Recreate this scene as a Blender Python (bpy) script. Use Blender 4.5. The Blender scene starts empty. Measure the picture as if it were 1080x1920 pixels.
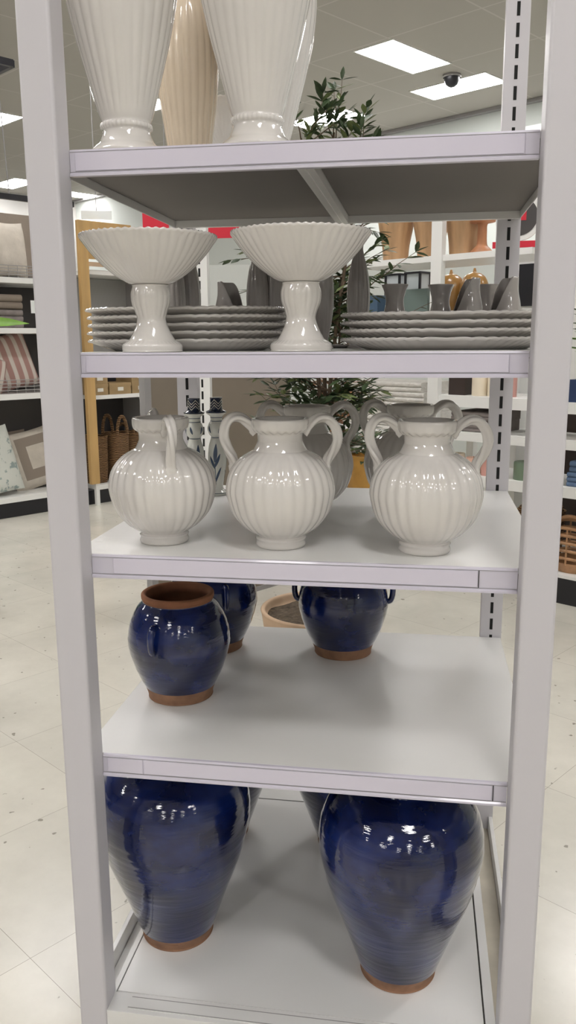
import bpy, math, random
from math import sin, cos, pi, radians, sqrt, atan2
from mathutils import Vector, Matrix
random.seed(7)
sc = bpy.context.scene
COL = sc.collection

# ------------------------------------------------------------------ camera
cam_d = bpy.data.cameras.new('camera'); cam = bpy.data.objects.new('camera', cam_d); COL.objects.link(cam)
CF = Vector((-0.15327343, 0.96760283, -0.20062907)); CR = Vector((0.98786331, 0.15520309, -0.00617186)); CU = Vector((-0.02516634, 0.19914007, 0.97964784))
m = Matrix((CR, CU, -CF)).transposed().to_4x4(); m.translation = Vector((0.6961, -1.6037, 1.677)); cam.matrix_world = m
cam_d.sensor_fit = 'VERTICAL'; cam_d.sensor_height = 36.0; cam_d.lens = 1559.88 / 1920 * 36; cam_d.clip_start = 0.05; cam_d.clip_end = 200
sc.camera = cam
# ------------------------------------------------------------------ light / exposure
EXPOSURE = -0.20
TROFFER_W = 34.0
sc.view_settings.view_transform = 'Standard'; sc.view_settings.look = 'None'; sc.view_settings.gamma = 1; sc.view_settings.use_curve_mapping = False
sc.view_settings.exposure = EXPOSURE
w = bpy.data.worlds.new('world'); sc.world = w; w.use_nodes = True
w.node_tree.nodes['Background'].inputs[0].default_value = (1, .98, .95, 1); w.node_tree.nodes['Background'].inputs[1].default_value = 0.3
sc.cycles.max_bounces = 8; sc.cycles.diffuse_bounces = 5; sc.cycles.use_denoising = True
sc.cycles.sample_clamp_indirect = 6

# ------------------------------------------------------------------ materials
def mat(name, col, rough=.5, metal=0, coat=0, noise=None, bump=None, emit=None, spec=None, grad=None):
    """noise=(scale,amount[,stretch]) mottles the colour; bump=(scale,strength[,stretch])"""
    mt = bpy.data.materials.new(name); mt.use_nodes = True; nt = mt.node_tree; b = nt.nodes['Principled BSDF']
    c = (*col, 1)
    b.inputs['Base Color'].default_value = c; b.inputs['Roughness'].default_value = rough; b.inputs['Metallic'].default_value = metal
    if coat: b.inputs['Coat Weight'].default_value = coat; b.inputs['Coat Roughness'].default_value = .04
    if spec is not None: b.inputs['Specular IOR Level'].default_value = spec
    def coords(st):
        tc = nt.nodes.new('ShaderNodeTexCoord'); mp = nt.nodes.new('ShaderNodeMapping'); mp.inputs['Scale'].default_value = st
        nt.links.new(tc.outputs['Object'], mp.inputs['Vector']); return mp.outputs['Vector']
    if noise:
        st = noise[2] if len(noise) > 2 else (1, 1, 1)
        n = nt.nodes.new('ShaderNodeTexNoise'); n.inputs['Scale'].default_value = noise[0]; n.inputs['Detail'].default_value = 4
        nt.links.new(coords(st), n.inputs['Vector'])
        r = nt.nodes.new('ShaderNodeValToRGB'); a = noise[1]
        r.color_ramp.elements[0].position = .3; r.color_ramp.elements[1].position = .7
        r.color_ramp.elements[0].color = (*[v * (1 - a) for v in col], 1); r.color_ramp.elements[1].color = (*[min(1, v * (1 + a)) for v in col], 1)
        nt.links.new(n.outputs['Fac'], r.inputs['Fac']); nt.links.new(r.outputs['Color'], b.inputs['Base Color'])
    if bump:
        st = bump[2] if len(bump) > 2 else (1, 1, 1)
        n = nt.nodes.new('ShaderNodeTexNoise'); n.inputs['Scale'].default_value = bump[0]; n.inputs['Detail'].default_value = 3
        nt.links.new(coords(st), n.inputs['Vector'])
        bp = nt.nodes.new('ShaderNodeBump'); bp.inputs['Strength'].default_value = bump[1]; bp.inputs['Distance'].default_value = .01
        nt.links.new(n.outputs['Fac'], bp.inputs['Height']); nt.links.new(bp.outputs['Normal'], b.inputs['Normal'])
        if coat: nt.links.new(bp.outputs['Normal'], b.inputs['Coat Normal'])
    if emit: b.inputs['Emission Color'].default_value = (*emit[0], 1); b.inputs['Emission Strength'].default_value = emit[1]
    return mt

def wave_mat(name, c1, c2, scale, direction='X', rough=.8, bump=.5, dist=0., pos=.5, rot=(0, 0, 0)):
    mt = mat(name, c1, rough); nt = mt.node_tree; b = nt.nodes['Principled BSDF']
    tc = nt.nodes.new('ShaderNodeTexCoord'); mp = nt.nodes.new('ShaderNodeMapping'); mp.inputs['Rotation'].default_value = rot
    wv = nt.nodes.new('ShaderNodeTexWave'); wv.bands_direction = direction; wv.inputs['Scale'].default_value = scale; wv.inputs['Distortion'].default_value = dist
    nt.links.new(tc.outputs['Object'], mp.inputs['Vector']); nt.links.new(mp.outputs['Vector'], wv.inputs['Vector'])
    r = nt.nodes.new('ShaderNodeValToRGB'); r.color_ramp.elements[0].color = (*c1, 1); r.color_ramp.elements[1].color = (*c2, 1)
    r.color_ramp.elements[0].position = pos - .1; r.color_ramp.elements[1].position = pos + .1
    nt.links.new(wv.outputs['Fac'], r.inputs['Fac']); nt.links.new(r.outputs['Color'], b.inputs['Base Color'])
    if bump:
        bp = nt.nodes.new('ShaderNodeBump'); bp.inputs['Strength'].default_value = bump; bp.inputs['Distance'].default_value = .01
        nt.links.new(wv.outputs['Fac'], bp.inputs['Height']); nt.links.new(bp.outputs['Normal'], b.inputs['Normal'])
    return mt

M = {}
M['post'] = mat('white_painted_steel', (.575, .56, .59), .38, bump=(30, .02))
M['shelf'] = mat('white_shelf_steel', (.72, .715, .70), .33, noise=(3, .02))
M['rail'] = mat('lavender_tinted_price_rail', (.60, .575, .66), .3, coat=.3)
M['under'] = mat('dark_taupe_underside', (.17, .155, .145), .7)  # darker taupe than the shelf steel, used under every shelf
M['strip'] = mat('price_strip_plastic', (.63, .60, .70), .22, coat=.5)
M['dark'] = mat('slot_black', (.01, .01, .01), .9)
M['seam'] = mat('dark_seam', (.06, .055, .05), .8)
M['beige_dirty'] = mat('beige_worn_panel', (.50, .46, .38), .6, noise=(9, .15))
M['glaze'] = mat('white_glaze', (.665, .64, .61), .09, coat=.8, noise=(6, .03), bump=(22, .06))
M['glaze_edge'] = mat('white_glaze_warm', (.74, .69, .64), .13, coat=.6)
M['peach'] = mat('warm_lit_peach_glaze', (.86, .73, .57), .18, coat=.5, noise=(5, .05))  # peach glaze with the warm light on the vase mixed into its colour
M['shaded_glaze'] = mat('shade_toned_white_glaze', (.38, .355, .34), .10, coat=.5)  # white glaze darkened: backlit shade of the rear ceramics put into the colour
M['terra'] = mat('terracotta', (.27, .145, .085), .8, noise=(25, .25), bump=(60, .15))
M['terra_in'] = mat('terracotta_inside', (.24, .10, .05), .85, noise=(18, .2))
M['wood'] = mat('honey_pine', (.52, .33, .13), .5, noise=(6, .25, (1, 1, .15)))
M['wood_turn'] = mat('turned_wood', (.44, .27, .14), .5, noise=(12, .25, (1, 1, .2)))
M['wood_dark'] = mat('reddish_wood', (.38, .16, .07), .5, noise=(12, .25, (1, 1, .2)))
M['black'] = mat('black_kick', (.012, .012, .016), .35)
M['charcoal'] = mat('charcoal_back_panel', (.06, .055, .055), .6)
M['kraft'] = mat('kraft_board', (.36, .25, .125), .75, noise=(9, .12))
M['label'] = mat('paper_label', (.75, .73, .66), .7)
M['white'] = mat('white_laminate', (.82, .82, .80), .4)
M['brownpanel'] = mat('taupe_display_panel', (.215, .18, .14), .6, noise=(3, .06))
M['greymesh'] = wave_mat('grey_ribbed_panel', (.32, .32, .31), (.38, .38, .37), 40, 'X', .7, .2)
M['grey'] = mat('grey_steel', (.30, .29, .29), .45)
M['red'] = mat('red_card', (.62, .015, .04), .5)
M['cardwhite'] = mat('white_card', (.8, .83, .82), .5)
M['bark'] = mat('bark', (.13, .09, .06), .85, bump=(40, .5))
M['leaf'] = mat('olive_green_leaf', (.045, .075, .03), .5, noise=(14, .5))
M['leaf2'] = mat('pale_green_leaf', (.16, .20, .075), .5, noise=(14, .3))
M['lime'] = mat('bright_green_leaf', (.16, .34, .03), .4, noise=(10, .3))
M['soil'] = mat('soil', (.10, .075, .05), .95, noise=(40, .5), bump=(60, 1.))
M['potclay'] = mat('sand_clay_pot', (.56, .40, .27), .75, noise=(7, .12))
M['wicker'] = wave_mat('brown_wicker', (.09, .045, .018), (.30, .17, .075), 18, 'Z', .8, 1., 6)
M['rattan'] = mat('rattan_cane', (.40, .22, .11), .5, noise=(14, .3))
M['cream_cloth'] = mat('cream_cloth', (.56, .51, .44), .9, noise=(9, .1), bump=(18, .8))
M['frill'] = mat('ivory_frill', (.66, .62, .56), .9, noise=(14, .1), bump=(25, 1.))
M['pinkstripe'] = wave_mat('pink_and_cream_stripe', (.42, .25, .22), (.66, .59, .53), 3.1, 'X', .9, 0, .3, .62)
M['floral'] = mat('floral_cloth', (.62, .64, .60), .9, bump=(12, .5))
M['taupe_cloth'] = mat('taupe_cloth', (.27, .225, .185), .9, bump=(14, .5))
M['grey_cloth'] = mat('grey_cloth', (.24, .21, .20), .95, noise=(12, .2), bump=(20, .8))
M['knit'] = mat('ivory_knit', (.72, .70, .66), .95, noise=(16, .1), bump=(40, 1.))
M['wire'] = mat('silver_wire', (.35, .34, .33), .4, .4)
M['candle_cream'] = mat('cream_wax', (.78, .69, .54), .45)
M['candle_pink'] = mat('pink_wax', (.68, .36, .31), .45)
M['candle_green'] = mat('sage_wax', (.16, .22, .15), .45)
M['candle_darkgreen'] = mat('dark_green_box', (.05, .075, .055), .45)
M['candle_peach'] = mat('peach_wax', (.82, .50, .38), .45)
M['navy'] = mat('navy_box', (.015, .035, .10), .5)
M['brownbox'] = mat('dark_brown_box', (.035, .022, .018), .5)
M['denim'] = mat('blue_folded_cloth', (.13, .20, .33), .9, noise=(10, .3), bump=(20, .6))
M['amber'] = mat('amber_ceramic', (.34, .18, .05), .3, coat=.3)
M['gold'] = mat('mustard_planter', (.50, .27, .06), .5, noise=(8, .2))
M['rust'] = mat('rust_leaf', (.27, .12, .04), .6, noise=(10, .3))
M['glass'] = mat('pale_glass', (.55, .60, .62), .1, spec=.8)
M['teal'] = mat('grey_green_box', (.20, .27, .26), .5)
M['bluegrey'] = mat('blue_grey_box', (.06, .11, .18), .5)
M['troffer'] = mat('troffer_lens', (.9, .9, .9), .4, emit=((1, .975, .965), TROFFER_W))
M['navyglaze'] = mat('navy_glaze_hat', (.012, .02, .05), .15, coat=.5)
M['cobalt'] = mat('painted_blue', (.04, .07, .13), .25, coat=.5)
M['offwhite'] = mat('off_white_glaze', (.70, .71, .66), .15, coat=.6)

def blue_glaze():
    mt = mat('cobalt_blue_glaze', (.006, .011, .07), .05, coat=.6); nt = mt.node_tree; b = nt.nodes['Principled BSDF']
    b.inputs['Coat Roughness'].default_value = .03
    tc = nt.nodes.new('ShaderNodeTexCoord'); mp = nt.nodes.new('ShaderNodeMapping'); mp.inputs['Scale'].default_value = (3, 3, 22)
    n = nt.nodes.new('ShaderNodeTexNoise'); n.inputs['Scale'].default_value = 3.2; n.inputs['Detail'].default_value = 5
    nt.links.new(tc.outputs['Object'], mp.inputs['Vector']); nt.links.new(mp.outputs['Vector'], n.inputs['Vector'])
    bp = nt.nodes.new('ShaderNodeBump'); bp.inputs['Strength'].default_value = .22; bp.inputs['Distance'].default_value = .006
    nt.links.new(n.outputs['Fac'], bp.inputs['Height']); nt.links.new(bp.outputs['Normal'], b.inputs['Normal']); nt.links.new(bp.outputs['Normal'], b.inputs['Coat Normal'])
    n2 = nt.nodes.new('ShaderNodeTexNoise'); n2.inputs['Scale'].default_value = 2.5; n2.inputs['Detail'].default_value = 6
    mp2 = nt.nodes.new('ShaderNodeMapping'); mp2.inputs['Scale'].default_value = (3, 3, 5); nt.links.new(tc.outputs['Object'], mp2.inputs['Vector']); nt.links.new(mp2.outputs['Vector'], n2.inputs['Vector'])
    r = nt.nodes.new('ShaderNodeValToRGB'); r.color_ramp.elements[0].position = .38; r.color_ramp.elements[1].position = .7
    r.color_ramp.elements[0].color = (.0015, .004, .035, 1); r.color_ramp.elements[1].color = (.008, .023, .135, 1)
    nt.links.new(n2.outputs['Fac'], r.inputs['Fac']); nt.links.new(r.outputs['Color'], b.inputs['Base Color'])
    return mt
M['blue'] = blue_glaze()

def floor_mat():
    mt = mat('vinyl_tile', (.66, .64, .58), .24, spec=.5); nt = mt.node_tree; b = nt.nodes['Principled BSDF']
    tc = nt.nodes.new('ShaderNodeTexCoord')
    br = nt.nodes.new('ShaderNodeTexBrick'); br.offset = 0; br.inputs['Scale'].default_value = 1
    br.inputs['Brick Width'].default_value = .3048 * 2; br.inputs['Row Height'].default_value = .3048 * 2; br.inputs['Mortar Size'].default_value = .0008; br.inputs['Mortar Smooth'].default_value = .1
    br.inputs['Color1'].default_value = (.67, .65, .59, 1); br.inputs['Color2'].default_value = (.64, .625, .57, 1); br.inputs['Mortar'].default_value = (.30, .27, .24, 1)
    nt.links.new(tc.outputs['Object'], br.inputs['Vector'])
    n = nt.nodes.new('ShaderNodeTexNoise'); n.inputs['Scale'].default_value = 1.6; n.inputs['Detail'].default_value = 8; n.inputs['Roughness'].default_value = .65
    nt.links.new(tc.outputs['Object'], n.inputs['Vector'])
    r = nt.nodes.new('ShaderNodeValToRGB'); r.color_ramp.elements[0].position = .35; r.color_ramp.elements[1].position = .65
    r.color_ramp.elements[0].color = (.86, .85, .82, 1); r.color_ramp.elements[1].color = (1.04, 1.03, 1.0, 1)
    nt.links.new(n.outputs['Fac'], r.inputs['Fac'])
    mx = nt.nodes.new('ShaderNodeMixRGB'); mx.blend_type = 'MULTIPLY'; mx.inputs[0].default_value = 1
    nt.links.new(br.outputs['Color'], mx.inputs[1]); nt.links.new(r.outputs['Color'], mx.inputs[2])
    # chips and scuffs
    v = nt.nodes.new('ShaderNodeTexNoise'); v.inputs['Scale'].default_value = 26; v.inputs['Detail'].default_value = 1.5; nt.links.new(tc.outputs['Object'], v.inputs['Vector'])
    r2 = nt.nodes.new('ShaderNodeValToRGB'); r2.color_ramp.elements[0].position = .255; r2.color_ramp.elements[1].position = .285
    r2.color_ramp.elements[0].color = (.35, .33, .30, 1); r2.color_ramp.elements[1].color = (1, 1, 1, 1); nt.links.new(v.outputs['Fac'], r2.inputs['Fac'])
    mx2 = nt.nodes.new('ShaderNodeMixRGB'); mx2.blend_type = 'MULTIPLY'; mx2.inputs[0].default_value = .8
    nt.links.new(mx.outputs[0], mx2.inputs[1]); nt.links.new(r2.outputs['Color'], mx2.inputs[2]); nt.links.new(mx2.outputs[0], b.inputs['Base Color'])
    bp = nt.nodes.new('ShaderNodeBump'); bp.inputs['Strength'].default_value = .10; bp.inputs['Distance'].default_value = .01
    nt.links.new(n.outputs['Fac'], bp.inputs['Height']); nt.links.new(bp.outputs['Normal'], b.inputs['Normal'])
    return mt
M['floor'] = floor_mat()
def ceil_mat():
    mt = mat('ceiling_tile', (.5, .49, .46), .9); nt = mt.node_tree; b = nt.nodes['Principled BSDF']
    tc = nt.nodes.new('ShaderNodeTexCoord')
    br = nt.nodes.new('ShaderNodeTexBrick'); br.offset = 0; br.inputs['Scale'].default_value = 1
    br.inputs['Brick Width'].default_value = 1.22; br.inputs['Row Height'].default_value = 1.22; br.inputs['Mortar Size'].default_value = .012
    br.inputs['Color1'].default_value = (.44, .42, .385, 1); br.inputs['Color2'].default_value = (.43, .41, .375, 1); br.inputs['Mortar'].default_value = (.52, .50, .47, 1)
    nt.links.new(tc.outputs['Object'], br.inputs['Vector']); nt.links.new(br.outputs['Color'], b.inputs['Base Color']); return mt
M['ceil'] = ceil_mat()
M['wallw'] = mat('pale_green_white_wall', (.58, .61, .58), .7)
M['wallg'] = mat('grey_wall', (.45, .44, .42), .8)
M['beam'] = mat('white_beam', (.85, .86, .85), .5)

# ------------------------------------------------------------------ mesh builder
class MB:
    def __init__(s): s.v = []; s.f = []; s.m = []
    def box(s, x0, x1, y0, y1, z0, z1, mi=0):
        b = len(s.v)
        s.v += [(x, y, z) for z in (z0, z1) for y in (y0, y1) for x in (x0, x1)]
        s.f += [tuple(b + i for i in q) for q in ((0, 2, 3, 1), (4, 5, 7, 6), (0, 1, 5, 4), (2, 6, 7, 3), (0, 4, 6, 2), (1, 3, 7, 5))]
        s.m += [mi] * 6; return s
    def prism(s, pts, a0, a1, axis='x', mi=0):
        """polygon pts extruded along axis"""
        b = len(s.v); n = len(pts)
        def mk(p, a): return {'x': (a, p[0], p[1]), 'y': (p[0], a, p[1]), 'z': (p[0], p[1], a)}[axis]
        s.v += [mk(p, a0) for p in pts] + [mk(p, a1) for p in pts]
        s.f.append(tuple(b + i for i in reversed(range(n)))); s.f.append(tuple(b + n + i for i in range(n)))
        for i in range(n): s.f.append((b + i, b + (i + 1) % n, b + n + (i + 1) % n, b + n + i))
        s.m += [mi] * (n + 2); return s
    def grid(s, rows, closed_u=True, mi=0, mfn=None, cap0=False, cap1=False):
        b = len(s.v); n = len(rows[0])
        for r in rows: s.v += [tuple(p) for p in r]
        for j in range(len(rows) - 1):
            for i in range(n if closed_u else n - 1):
                i2 = (i + 1) % n
                s.f.append((b + j * n + i, b + j * n + i2, b + (j + 1) * n + i2, b + (j + 1) * n + i)); s.m.append(mfn(j, i) if mfn else mi)
        if cap0: s.f.append(tuple(b + i for i in reversed(range(n)))); s.m.append(mi)
        if cap1: s.f.append(tuple(b + (len(rows) - 1) * n + i for i in range(n))); s.m.append(mi)
        return s
    def lathe(s, prof, n=48, fn=None, c=(0, 0, 0), mi=0, mfn=None, cap0=True, cap1=False):
        rows = []
        for k, (r, z) in enumerate(prof):
            row = []
            for i in range(n):
                a = 2 * pi * i / n
                rr, zz = fn(a, k, r, z) if fn else (r, z)
                row.append((c[0] + rr * cos(a), c[1] + rr * sin(a), c[2] + zz))
            rows.append(row)
        return s.grid(rows, True, mi, mfn, cap0, cap1)
    def tube(s, pts, rad, n=10, flat=1., twist=0., mi=0, up=(0, 1, 0)):
        P = [Vector(p) for p in pts]; rows = []
        for k, p in enumerate(P):
            t = (P[min(k + 1, len(P) - 1)] - P[max(k - 1, 0)]).normalized()
            a = Vector(up); a = (a - t * a.dot(t)).normalized() if abs(a.dot(t)) < .98 else t.orthogonal().normalized(); bb = t.cross(a)
            r = rad[k] if isinstance(rad, (list, tuple)) else rad
            rows.append([p + a * r * cos(2 * pi * i / n + twist * k) * 1 * (1) + bb * r * flat * sin(2 * pi * i / n + twist * k) if not twist else
                         p + (a * cos(2 * pi * i / n) + bb * sin(2 * pi * i / n)) * r * (1 + .26 * cos(3 * (2 * pi * i / n) + twist * k)) for i in range(n)])
        return s.grid(rows, True, mi, None, True, True)
    def sphere(s, c, rx, ry, rz, n=20, mm=12, mi=0):
        rows = []
        for j in range(mm + 1):
            ph = -pi / 2 + pi * j / mm; q = max(cos(ph), .001)
            rows.append([(c[0] + rx * q * cos(2 * pi * i / n), c[1] + ry * q * sin(2 * pi * i / n), c[2] + rz * sin(ph)) for i in range(n)])
        return s.grid(rows, True, mi)
    def build(s, name, mats, parent=None, loc=None, rotz=0, angle=40, bevel=0, smooth=True, sub=0):
        me = bpy.data.meshes.new(name); me.from_pydata(s.v, [], s.f)
        if not isinstance(mats, (list, tuple)): mats = [mats]
        for q in mats: me.materials.append(M[q] if isinstance(q, str) else q)
        me.polygons.foreach_set('material_index', s.m)
        me.polygons.foreach_set('use_smooth', [smooth] * len(me.polygons)); me.update()
        if smooth and angle < 180: me.set_sharp_from_angle(angle=radians(angle))
        o = bpy.data.objects.new(name, me); COL.objects.link(o)
        if parent is not None: o.parent = parent
        if loc is not None: o.location = loc
        if rotz: o.rotation_euler = (0, 0, rotz)
        if bevel:
            bm = o.modifiers.new('bevel', 'BEVEL'); bm.width = bevel; bm.segments = 3; bm.limit_method = 'ANGLE'; bm.angle_limit = radians(50); bm.harden_normals = False
        if sub: sm = o.modifiers.new('sub', 'SUBSURF'); sm.levels = sub; sm.render_levels = sub
        return o
def spline(pts, k=6):
    out = []; n = len(pts); d = len(pts[0])
    for i in range(n - 1):
        p0, p1, p2, p3 = pts[max(i - 1, 0)], pts[i], pts[i + 1], pts[min(i + 2, n - 1)]
        for j in range(k):
            t = j / k
            out.append(tuple(.5 * (2 * p1[q] + (p2[q] - p0[q]) * t + (2 * p0[q] - 5 * p1[q] + 4 * p2[q] - p3[q]) * t * t + (3 * p1[q] - p0[q] - 3 * p2[q] + p3[q]) * t ** 3) for q in range(d)))
    out.append(tuple(pts[-1])); return out
def thing(name, label, cat, loc=(0, 0, 0), rotz=0, group=None):
    o = bpy.data.objects.new(name, None); COL.objects.link(o); o.location = loc; o.rotation_euler = (0, 0, rotz); o.empty_display_size = .05
    return tag(o, label, cat, group)
def tag(o, label, cat, group=None, kind=None):
    o['label'] = label; o['category'] = cat
    if group: o['group'] = group
    if kind: o['kind'] = kind
    return o
def struct(o): o['kind'] = 'structure'; return o
def dup(root, loc, rotz=None, label=None, group=None, scale=None):
    r = root.copy(); COL.objects.link(r); r.location = loc
    if rotz is not None: r.rotation_euler = (0, 0, rotz)
    if scale: r.scale = (scale,) * 3 if not isinstance(scale, tuple) else scale
    if label: r['label'] = label
    if group: r['group'] = group
    for ch in list(root.children):
        c = ch.copy(); COL.objects.link(c); c.parent = r
        for g in list(ch.children):
            d = g.copy(); COL.objects.link(d); d.parent = c
    return r

# grid of the building is turned against the display rack
GA = radians(-35.2); E1 = Vector((cos(GA), sin(GA), 0)); E2 = Vector((-sin(GA), cos(GA), 0))
def gridpt(p): v = Vector((p[0], p[1], 0)); return v.dot(E1), v.dot(E2)

# ------------------------------------------------------------------ the setting
ec = gridpt((-.17, 13.32))[1]           # ceiling edge / back wall, measured along E2
fx, fy = -.336, .278                    # a floor tile corner
# room box in grid coordinates
GX0, GX1, GY0 = -17, 13, -10
CEIL = 5.05
fo = MB(); u0, v0 = gridpt((fx, fy))
fo.v = [(GX0 - u0, GY0 - v0, 0), (GX1 - u0, GY0 - v0, 0), (GX1 - u0, ec + .2 - v0, 0), (GX0 - u0, ec + .2 - v0, 0)]; fo.f = [(0, 1, 2, 3)]; fo.m = [0]
struct(fo.build('floor', 'floor', loc=(fx, fy, 0), rotz=GA))
ce = MB(); ce.box(GX0, GX1, GY0, ec, CEIL, CEIL + .1); struct(ce.build('ceiling', 'ceil', rotz=GA))
b = MB(); b.box(GX0, GX1, ec, ec + .15, 0, CEIL + .1); struct(b.build('wall_back', 'wallw', rotz=GA))
b = MB(); b.box(GX0, GX1, GY0 - .15, GY0, 0, CEIL + .1); struct(b.build('wall_front', 'wallg', rotz=GA))
b = MB(); b.box(GX0 - .15, GX0, GY0, ec, 0, CEIL + .1); struct(b.build('wall_left', 'wallg', rotz=GA))
b = MB(); b.box(GX1, GX1 + .15, GY0, ec, 0, CEIL + .1); struct(b.build('wall_right', 'wallw', rotz=GA))
b = MB(); b.box(-9.5, GX1, ec - .22, ec - .001, 4.30, 4.62); b.box(-9.5, GX1, ec - .05, ec - .001, 4.62, 4.70); struct(b.build('trim_1', 'beam', rotz=GA))
b = MB(); b.box(GX0, GX1, ec - .10, ec - .001, CEIL - .05, CEIL - .001); struct(b.build('trim_2', 'grey', rotz=GA))

def troffer(c, along, label, group=None):
    t = thing('ceiling_light', label, 'ceiling light', (c[0], c[1], CEIL), GA if along == 1 else GA + pi / 2, group)
    return t
fr = MB(); L, W_ = .60, .30
for a in ((-L, L, -W_, -W_ + .02), (-L, L, W_ - .02, W_), (-L, -L + .02, -W_ + .02, W_ - .02), (L - .02, L, -W_ + .02, W_ - .02)): fr.box(*a, -.012, -.002)
lens = MB(); lens.box(-L + .02, L - .02, -W_ + .02, W_ - .02, -.010, -.002)
proto = troffer((.395, 9.47), 2, 'rectangular ceiling light panel nearest the black dome camera, on its left')
fr.build('frame', 'white', proto); lens.build('diffuser', 'troffer', proto)
def tro(c, along, label, group=None):
    return dup(proto, (c[0], c[1], CEIL), GA if along == 1 else GA + pi / 2, label, group)
tro((1.10, 10.80), 1, 'rectangular ceiling light panel right of the black dome camera, beside the slotted upright')
tro((-.86, 12.15), 1, 'ceiling light panel glowing behind the top leaves of the potted tree')
tro((-6.0, 11.3), 1, 'ceiling light panel at left photo edge, crossed by two thin cables')
tro((-8.05, 16.2), 1, 'ceiling light at left photo edge, upper of the lower pair by the black bar')
tro((-7.2, 17.9), 2, 'small ceiling light just above the suspended black bar at the left edge')
tro((-3.5, 11.0), 1, 'ceiling light panel hidden partly by left post and tall vases')
for i in range(-3, 4):
    for j in range(-2, 3):
        p = Vector((-1.85, .35, 0)) + E1 * i * 4.1 + E2 * j * 3.9
        if p.y > 6.8 or abs(p.x) > 9: continue
        tro((p.x, p.y), 1 if (i + j) % 2 else 2, 'ceiling light panel in the rows above the display, outside the photo', 'ceiling lights above the display')
b = MB(); dome = thing('dome_camera', 'black dome security camera on the ceiling between two light panels', 'security camera', (1.0, 10.28, CEIL))
b.lathe([(.115, 0), (.12, -.02), (.11, -.035)], 28, cap0=False); b.build('housing', 'grey', dome)
b = MB(); b.lathe([(.10, -.03), (.098, -.07), (.075, -.12), (.04, -.145), (.001, -.152)], 28, cap0=False); b.build('dome', 'black', dome)

# ------------------------------------------------------------------ display rack
Wd, PW, PD = .90, .0675, .066
SX0, SX1, SY0, SY1 = -.05, .966, .068, .966
Zs = {1: 2.050, 2: 1.657, 3: 1.227, 4: .756}
rack = thing('display_rack', 'white steel display rack with five shelves between two square front posts', 'shelving')
for x0 in (-PW, Wd):
    b = MB(); b.box(x0, x0 + PW, 0, PD, 0, 2.95); b.build('front_post', 'post', rack, bevel=.006)
for x0 in (-.064, .9036):
    b = MB(); b.box(x0, x0 + .065, .968, 1.003, 0, 2.95)
    z = .30
    while z < 2.9:
        b.box(x0 + .028, x0 + .037, .9673, .9681, z, z + .036, 1); z += .0535
    b.build('slotted_upright', ['post', 'dark'], rack)
strips = {1: [(.012, .872)], 2: [(.012, .862)], 3: [(.05, .82)], 4: [(.012, .095), (.098, .868)]}
for k, z in Zs.items():
    b = MB(); b.box(SX0, SX1, SY0, SY1, z - .012, z)
    b.box(SX0, SX0 + .003, SY0 + .002, SY1, z - .034, z - .012); b.box(SX1 - .003, SX1, SY0 + .002, SY1, z - .034, z - .012)
    sh = b.build('shelf', 'shelf', rack, bevel=.0015)
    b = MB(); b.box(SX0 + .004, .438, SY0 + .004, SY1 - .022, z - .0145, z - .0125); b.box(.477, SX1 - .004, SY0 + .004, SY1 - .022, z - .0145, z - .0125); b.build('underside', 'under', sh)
    b = MB(); b.box(SX0 + .003, SX1 - .003, SY1 - .02, SY1, z - .034, z - .012); b.build('back_rail', 'shelf', sh)
    b = MB(); b.box(.44, .475, SY0, SY1 - .02, z - .034, z - .012); b.box(.455, .46, SY0, SY1 - .02, z - .037, z - .034)
    b.build('centre_brace', 'shelf', sh)
    # price rail: a moulded channel, lip at the bottom
    b = MB(); b.prism([(.068, z), (.060, z), (.058, z - .004), (.0585, z - .042), (.054, z - .046), (.054, z - .0505), (.068, z - .0505)], .001, .899 if k != 2 else .899, 'x')
    b.build('price_rail', 'rail', sh, smooth=False)
    for (xa, xb) in strips[k]:
        b = MB(); b.box(xa, xb, .0564, .058, z - .040, z - .006); b.build('price_strip', 'strip', sh, bevel=.0004)
    b = MB(); b.box(.002, .898, .0571, .058, z - .0050, z - .0042); b.box(.002, .898, .0571, .0585, z - .0425, z - .0416); b.build('rail_groove', 'grey', sh)
    b = MB(); b.box(strips[k][-1][1] + .002, strips[k][-1][1] + .0035, .0562, .058, z - .041, z - .005); b.build('strip_end', 'dark' if k > 2 else 'rail', sh)
# base deck
z = .13
b = MB()
b.box(-.05, -.0, .068, 1.30, .02, .085); b.box(-.012, .0018, .05, 1.30, .085, z); b.box(-.064, -.052, .068, 1.30, .03, z)
b.box(.882, .905, .05, 1.30, .02, z); b.box(.955, .967, .068, 1.30, .03, z)
b.box(.0, .90, .0, .058, .02, z)
b.box(.0022, .88, .0585, .0605, .05, z); base = b.build('base_frame', 'shelf', rack, bevel=.001)
b = MB(); b.box(.906, .954, .07, 1.28, .05, .085); b.build('side_channel', 'beige_dirty', base)
b = MB(); b.box(.0022, .8815, .059, 1.30, .10, z - .004); b.build('seam', 'seam', base)
b = MB(); b.box(.005, .878, .062, .966, .10, z); b.build('base_deck', 'shelf', rack)
b = MB(); b.box(.005, .878, .972, 1.29, .10, z); b.build('rear_deck', 'shelf', rack)
b = MB(); b.box(.045, .86, .012, .05, z, z + .0015); b.box(.047, .858, .014, .016, z + .0015, z + .0018, 1); b.box(.047, .858, .046, .048, z + .0015, z + .0018, 1)
b.build('base_price_strip', ['shelf', 'grey'], base)

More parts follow.
